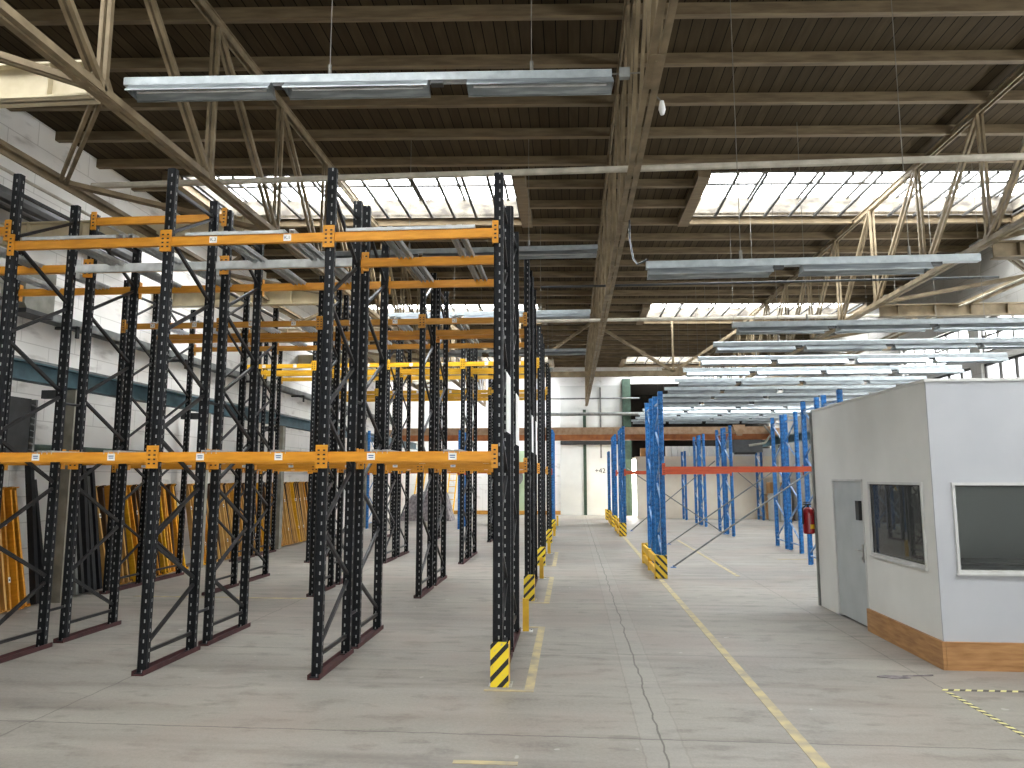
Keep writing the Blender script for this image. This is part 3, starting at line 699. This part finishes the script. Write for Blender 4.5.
# inside of the cabin seen dimly: a partition and a desk
g=MB(); g.box(1.0,1.06,1.9,d-.1,0.01,2.6); g.build('partition',M['white'],t)
g=MB(); g.box(1.4,3.4,d-.75,d-.1,.72,.76); g.box(1.42,1.46,d-.7,d-.15,.02,.72); g.box(3.34,3.38,d-.7,d-.15,.02,.72); g.build('desk',M['grey'],t)
g=MB(); g.box(.1,wd-.1,.1,d-.1,OH-.05,OH-.01); g.build('inner_ceiling',M['white'],t)
g=MB(); g.box(.1,wd-.1,.1,d-.1,.004,.02); g.build('inner_floor',M['grey'],t)
g=MB(); g.box(.09,.16,w1-.22,w1-.1,1.04,1.26); g.build('wall_phone',M['blackmat'],t)
# extinguisher
t=thing('fire_extinguisher','red fire extinguisher hung at the rear corner of the white cabin','fire extinguisher',(OX-.1,OYE+.1,1.1))
g=MB(); g.lathe([(0,0),(.075,0),(.088,.02),(.088,.33),(.07,.39),(.03,.42),(0,.42)],(0,0,0),16); g.build('cylinder',M['red'],t)
g=MB(); g.tube([(0,0,.42),(0,0,.46)],.018); g.box(-.08,.05,-.012,.012,.455,.475); g.box(-.07,.02,-.012,.012,.49,.505); g.build('valve_lever',M['blackmat'],t)
g=MB(); g.tube([(-.04,-.02,.45),(-.1,-.03,.4),(-.1,-.04,.15)],.012); g.build('hose',M['blackmat'],t)
g=MB(); g.ext([(.0895*math.cos(a),.0895*math.sin(a)) for a in [3.5+.16*i for i in range(9)]]+[(.0885*math.cos(a),.0885*math.sin(a)) for a in [3.5+.16*(8-i) for i in range(9)]],(0,0,.08),(0,0,.15),up=(0,1,0)); g.build('yellow_band',M['gyellow'],t)
g=MB(); g.box(.07,.13,-.02,.02,.12,.4); g.build('bracket',M['blackmat'],t)

# ------------------------------------------------------------------ loose rack beams leaning on the left wall
def loose_mesh(mm):
    g=MB(); h=.12; dd=.05; L_=1.86
    g.ext([(-dd/2,-h/2),(dd/2,-h/2),(dd/2,h/2-.02),(dd/2-.012,h/2-.02),(dd/2-.012,h/2),(-dd/2,h/2)],(0,0,.02),(0,0,L_-.02),up=(1,0,0)); return g.mesh('rack_beam',M[mm])
def loose_conn(mm):
    g=MB(); g.box(-.08,.10,-.032,.032,0,.014); g.box(-.08,.10,.026,.032,0,.045); return g.mesh('beam_connector',M[mm])
def loose_lab():
    g=MB(); g.box(-.001,.001,-.024,.024,-.04,.04); g.box(.001,.0015,-.014,.014,-.018,.012,1); return g.mesh('label',[M['sticker'],M['ink']])
LM={m:(loose_mesh(m),loose_conn(m)) for m in ('orange','orange2','yellow')}; LB=loose_lab()
M['woodbeam']=mat('faded_yellow_beam',(218,174,102),.6,rgb2=(190,144,74),scale=4); LM['woodbeam']=(loose_mesh('woodbeam'),loose_conn('woodbeam')); LM['gapshade']=(loose_mesh('gapshade'),loose_conn('gapshade'))
secs=[(9.3,10.95,'yellow rack beams with dark shade-toned ones between, stood on end at the left wall, in front of the grey column','near'),(12.92,17.3,'yellow rack beams with dark shade-toned ones between, stood on end at the left wall, behind the black posts','middle'),(17.4,24.6,'yellow rack beams with dark shade-toned ones between, stood on end at the left wall, far end of the row','far')]
for ya,yb,lab,gname in secs:
    yv=ya; k=0
    while yv<yb:
        k+=1; dark=k%2==0
        mm=random.choice(['gapshade','gapshade','gapshade','orange2']) if dark else random.choice(['woodbeam','woodbeam','woodbeam','orange','yellow','woodbeam'])  # every second beam is dark, coloured as the shade between its neighbours
        lean=math.atan2(.36+random.uniform(-.05,.05)-(.05 if dark else 0),1.84)
        o=place('rack_beam',LM[mm][0],None,(-8.40-(.05 if dark else 0)+random.uniform(-.03,.03),yv,0.012),(random.uniform(-.015,.035),-lean,random.uniform(-.12,.12)))
        tag(o,lab,'rack beam','loose rack beams at the left wall, %s group'%gname)
        place('beam_connector',LM[mm][1],o,(0,0,0)); place('beam_connector',LM[mm][1],o,(0,0,1.85),(math.pi,0,0))
        if random.random()<.25:
            for zz in (.45,1.3): place('label',LB,o,(.062,0,zz))
        yv+=random.uniform(.085,.115)
        for cy in (11.5,15.9,20.3,24.7):
            if abs(yv-cy)<.19: yv=cy+.2
# dark uprights leaning beside the column
for i in range(7):
    yv=11.15+.19*i if i<2 else 11.75+.16*i; hh=random.uniform(1.9,2.7)
    g=MB(); g.ext([(-.05,-.04),(.05,-.04),(.05,.04),(.03,.04),(.03,-.02),(-.03,-.02),(-.03,.04),(-.05,.04)],(0,0,0),(0,0,hh),up=(0,1,0))
    g.box(-.06,.06,-.055,.055,0,.006); o=g.build('loose_upright',M[random.choice(['black','dark','grey'])],None,(-8.42,yv,.02)); o.rotation_euler=(random.uniform(-.03,.03),-math.asin(.33/hh),random.uniform(-.3,.3))
    tag(o,'dark loose rack upright leaning on the left wall beside the grey column','rack upright','dark uprights leaning at the left wall')

# ------------------------------------------------------------------ crane, its rails and the left wall fittings
def crane_rail(x,side,label,ys):
    t=thing('crane_rail',label,'crane rail',(x,0,0))
    g=MB(); g.box(-.012,.012,YN+.2,38.5,3.47,3.74); g.box(-.11,.11,YN+.2,38.5,3.72,3.745); g.box(-.11,.11,YN+.2,38.5,3.45,3.475); g.build('beam',M['teal'],t)
    g=MB(); g.box(-.03,.03,YN+.2,38.5,3.745,3.8); g.build('rail_bar',M['grey'],t)
    for yv in ys:
        g=MB(); g.box(-.09,.09,yv-.1,yv+.1,0,3.44); g.build('column',M['column'],t)
        g=MB(); s=-1 if side=='l' else 1; g.box(min(0,.55*s),max(0,.55*s),yv-.05,yv+.05,3.3,3.44); g.build('bracket',M['dark'],t)
crane_rail(-8.28,'l','teal crane rail on grey columns along the left white wall',[2.9,7.2,11.5,15.9,20.3,24.7,29.1,33.5])
crane_rail(9.22,'r','teal crane rail along the right wall behind the white cabin',[16.5,20.9,25.3,29.7,34.1])
t=thing('overhead_crane','orange brown overhead crane bridge spanning the far end of the hall','crane',(0,34,0))
g=MB(); g.box(-8.1,8.95,-.18,.18,3.93,4.27); g.build('bridge_girder',M['rust'],t)
g=MB(); g.box(-8.1,8.95,-.27,.27,3.68,3.93); g.build('bottom_flange',M['rustd'],t)
for xx in (-8.28,9.12):
    g=MB(); g.box(xx-.14,xx+.14,-1.0,1.0,3.82,4.14); 
    for yv in (-.75,.75): g.tube([(xx-.17,yv,3.9),(xx+.17,yv,3.9)],.11,14)
    g.build('end_carriage',M['rust'],t)
h=MB(); h.box(7.2,8.5,-.5,.2,3.1,3.66); h=h.build('hoist_trolley',M['dark'],t)
g=MB(); g.tube([(7.3,-.3,3.2),(8.2,-.3,3.2)],.2,14); g.build('hoist_drum',M['blackmat'],h)
g=MB(); g.ext([(-.28,0),(.28,0),(.12,-.5),(-.12,-.5)],(7.55,-.3,4.35),(7.55,-.2,4.35)); g.build('bracket_plate',M['rust'],h)
g=MB(); g.tube([(7.9,-.5,3.4),(8.6,-.5,3.5),(8.9,-.5,3.9),(8.6,-.5,4.3)],.05); g.build('cable_loop',M['column'],h)
g=MB(); g.box(-.6,.6,0,.22,-.9,.9)
for i in range(14): g.box(.62,.95,.0,.2,-.85+.12*i,-.79+.12*i)
# unit heater with louvres on left wall
t=thing('wall_heater','dark louvred heater cabinet mounted on the left wall','wall heater',(-8.9,10.4,2.72))
g=MB(); g.box(.0,.42,-.75,.4,-.52,.5); g.build('casing',M['dark'],t)
g=MB()
for i in range(10): g.hexa([(.0,.42,-.5+.1*i),(.42,.42,-.5+.1*i),(.42,.52,-.52+.1*i),(0,.52,-.52+.1*i)]+[(.0,.42,-.48+.1*i),(.42,.42,-.48+.1*i),(.42,.52,-.5+.1*i),(0,.52,-.5+.1*i)])
g.box(0,.42,.5,.54,-.52,.5); g.build('louvre',M['grey'],t)
g=MB(); g.tube([(.2,0,.5),(.2,0,.95)],.1,12); g.build('flue',M['dark'],t)
t=thing('hanging_unit','pale box unit hung high on the left wall above the tray','wall unit',(-8.9,10.9,5.0))
g=MB(); g.ext([(-.32,-.35),(.28,-.35),(.34,-.28),(.34,.35),(-.32,.35)],(0,0,0),(.35,0,0),up=(0,0,1)); g.build('casing',M['column'],t); g=MB(); g.box(.0,.36,-.3,.3,-.42,-.35); g.build('base_tray',M['dark'],t)
t=thing('cable_tray','grey cable tray running along the left wall','cable tray',(-8.93,0,4.68))
g=MB(); g.box(0,.2,2,36,-.08,-.06); g.box(.18,.2,2,36,-.08,.08); g.box(0,.02,2,36,-.08,.08); g.build('tray',M['grey'],t)
for i in range(9):
    yv=4.6+3.6*i; g=MB(); g.box(0,.42,yv-.03,yv+.03,-.14,-.09); g.box(.38,.42,yv-.03,yv+.03,-.3,-.09); g.build('bracket',M['dark'],t)
t=thing('ventilation_duct','dark ventilation duct high along the left wall','duct',(-8.75,0,6.3))
g=MB(); g.tube([(0,2,0),(0,13.6,0)],.17,14); g.build('tube',M['duct'],t)
for yv in (4,7,9.8,12.6):
    g=MB(); g.tube([(0,yv,0),(0,yv+.06,0)],.19,14); g.build('collar',M['duct'],t)
g=MB(); g.tube([(.24,2,-.22),(.24,24,-.22)],.04,8); g.build('pipe',M['duct'],t)
t=thing('heating_pipes','dark green heating pipes along the left wall above the beams','pipes',(-8.85,0,2.42))
for zz in (-.12,.06):
    g=MB(); g.tube([(0,2,zz),(0,36,zz)],.06,8); g.build('pipe',M['greencol'],t)

# ------------------------------------------------------------------ far end of the hall
YB=36.45
mb=MB(); mb.box(3.15,XR,YB,YB+.2,0,3.0); mb.box(3.15,XR,YB+.2,46,2.9,3.0); struct('wall_partition',mb,M['creamwall'])
mb=MB(); mb.box(2.72,3.15,YF-.5,YF-.02,0,7.2); struct('trim_41',mb,M['greencol'])
# white sliding door with a dark post and rail
g=MB(); g.box(-.6,.62,YF-.12,YF-.02,0,3.7); g.box(.78,2.7,YF-.12,YF-.02,0,3.7); g.box(-.6,2.7,YF-.1,YF-.02,3.98,6.9); r=struct('door_1',g,M['white'])
g=MB(); g.box(.62,.78,YF-.16,YF-.02,0,5.6); g.build('door_post',M['greencol'],r); g=MB(); g.box(-.6,2.7,YF-.2,YF-.02,3.72,3.95); g.build('door_track',M['dark'],r)
g=MB(); g.box(1.52,1.6,YF-.15,YF-.12,3.0,6.8); g.build('conduit',M['grey'],r)
g=MB(); text_into(g,'+42',.36,1.5,YF-.123,2.32,0); g.build('painted_number',M['ink'],r)
g=MB(); g.box(-4.4,-2.2,YF-.1,YF-.02,0,3.4); r=struct('door_2',g,M['greenwall']); g=MB(); g.lathe([(0,.0),(.5,0),(.5,.06),(0,.06)],(0,0,0),16); o=g.build('round_vent',M['grey'],r,(-3.1,YF-.14,2.0)); o.rotation_euler=(math.pi/2,0,0)
mb=MB(); mb.box(XL,-.62,YF-.16,YF-.1,.02,.22); struct('baseboard_back',mb,M['trimwood'])
for zz,x0,x1,rr,lab in ((5.32,-2,3.9,.09,'grey pipe across the white back wall, thickest one'),(6.15,-3,3.6,.04,'thin pipe across the white back wall, upper one')):
    g=MB(); g.tube([(x0,YF-.6,zz),(x1,YF-.6,zz)]+([(x1,YF-.6,zz-.5)] if rr>.05 else []),rr); o=g.build('pipe',M['grey']); tag(o,lab,'pipe')
# things stored on the cream wall's deck
for i in range(9):
    g=MB(); x0=4.62+.29*i; g.box(x0,x0+.25,YB+.08,YB+.34,3.005,3.5); g.box(x0+.03,x0+.22,YB+.05,YB+.08,3.06,3.44); o=g.build('white_crate',M['white']); tag(o,'white narrow crate in a row on top of the cream wall','crate','white crates on the cream wall')
g=MB(); g.box(7.4,10.1,YB+.1,YB+.5,3.005,3.35); g.box(7.4,10.1,YB+.06,YB+.1,3.3,3.38); o=g.build('white_trunking',M['white']); tag(o,'long white trunking lying on top of the cream wall','trunking')
g=MB(); g.box(3.4,4.3,YB+.1,YB+.6,3.005,3.42); [g.box(3.42+.22*i,3.44+.22*i,YB+.06,YB+.1,3.0,3.42) for i in range(4)]; o=g.build('wooden_crate',M['card']); tag(o,'brown slatted crate on the left end of the cream wall','crate')
for x0,x1,zt,mm,lab in ((6.2,7.6,4.2,'darkbay','dark brown cabinet standing on the deck behind the crates'),(7.8,8.95,4.15,'grey','grey cabinet standing on the deck behind the trunking')):
    g=MB(); g.box(x0,x1,YB+1.2,YB+1.8,3.01,zt); g.box(x0+.05,(x0+x1)/2-.02,YB+1.17,YB+1.2,3.06,zt-.06); g.box((x0+x1)/2+.02,x1-.05,YB+1.17,YB+1.2,3.06,zt-.06); o=g.build('cabinet',M[mm]); tag(o,lab,'cabinet')
# boxes and a white frame at the far right
g=MB(); g.box(9.3,10.1,35.7,36.3,1.2,1.75); g.box(9.3,10.1,35.69,35.7,1.46,1.49); g.box(9.25,10.15,35.65,36.35,0,1.2); o=g.build('carton',M['card']); tag(o,'brown carton stacked by the cream wall at the far right','carton')
g=MB()
for a in ((9.0,9.06),(10.0,10.06)): g.box(*a,34.9,34.96,0,1.25)
g.box(9.0,10.06,34.9,34.96,1.19,1.25); g.box(9.0,10.06,34.9,34.96,.02,.1); g.box(9.06,10,34.93,34.94,.1,1.19); o=g.build('white_screen',M['frame']); tag(o,'white framed panel standing on the floor at the far right','frame')
# grey heap and yellow ladders at the far left
g=MB(); rnd=random.Random(4); nx,ny=22,12; b0=len(g.v)
for j in range(ny+1):
    for i in range(nx+1):
        u,v=i/nx,j/ny; e=min(u,1-u,v,1-v); hgt=min(1,e*6)*(1.0+.5*u)+rnd.uniform(-.14,.14)*(e>0)
        g.v.append((-7.9+2.4*u,33.4+1.2*v,max(.003,hgt)))
for j in range(ny):
    for i in range(nx): a=j*(nx+1)+i; g.f.append((a,a+1,a+nx+2,a+nx+1)); g.m.append(0)
o=g.build('crumpled_heap',M['lead']); tag(o,'grey crumpled heap on the floor at the far left','heap')
for i,x0 in enumerate((-8.1,-7.1,-6.4)):
    g=MB()
    for s in (0,.4): g.bar((x0+s,36.8,0.0),(x0+s,38.9,3.2),.07,.05)
    for q in range(9): g.bar((x0,36.8+.21*(q+.7),.32*(q+.7)),(x0+.4,36.8+.21*(q+.7),.32*(q+.7)),.03,.03)
    o=g.build('yellow_ladder',M['yellow']); tag(o,'yellow ladder leaning at the far left behind the grey heap','ladder','yellow ladders at the far left')

g=MB(); g.ext([(-.16,-.03),(.02,-.06),(.16,-.01),(.1,.05),(-.08,.05)],(3.2,7.95,.0),(3.2,7.95,.008),up=(0,1,0)); g.bar((3.3,7.96,.012),(3.62,8.02,.012),.012,.01); o=g.build('floor_scrap',M['lead']); tag(o,'grey scrap lying on the floor near the cabin corner','scrap')
# ------------------------------------------------------------------ world and light
w=bpy.data.worlds.new('overcast'); sc.world=w; w.use_nodes=True; N=w.node_tree.nodes; L=w.node_tree.links
bg=N['Background']; bg.inputs['Color'].default_value=(.97,.985,1,1); bg.inputs['Strength'].default_value=3.4
def portal(name, loc, rot, sx_, sy_):
    l=bpy.data.lights.new(name,'AREA'); l.shape='RECTANGLE'; l.size=sx_; l.size_y=sy_
    o=bpy.data.objects.new(name,l); C.objects.link(o); o.location=loc; o.rotation_euler=rot
    l.cycles.is_portal=True
for a,b_ in SK:
    for x0,x1 in SX:
        xc=(x0+x1)/2; portal('skylight_portal',(xc,(a+b_)/2+K*xc,ZC+.5),(0,0,0),x1-x0+.2,b_-a+.7)
portal('clerestory_portal',(XR+.2,16,5.54),(0,math.pi/2,0),.9,46)
portal('side_window_portal',(XR+.2,24.5,2.9),(0,math.pi/2,0),4.0,25)
portal('loading_bay_portal',(2,YN-.1,1.2),(math.pi/2,0,0),2,2.4)
# ------------------------------------------------------------------ settings
sc.view_settings.view_transform='Standard'; sc.view_settings.look='None'; sc.view_settings.gamma=1
sc.view_settings.use_curve_mapping=False; sc.view_settings.exposure=3.25
sc.cycles.max_bounces=10; sc.cycles.diffuse_bounces=8; sc.cycles.transparent_max_bounces=24; sc.cycles.use_denoising=True
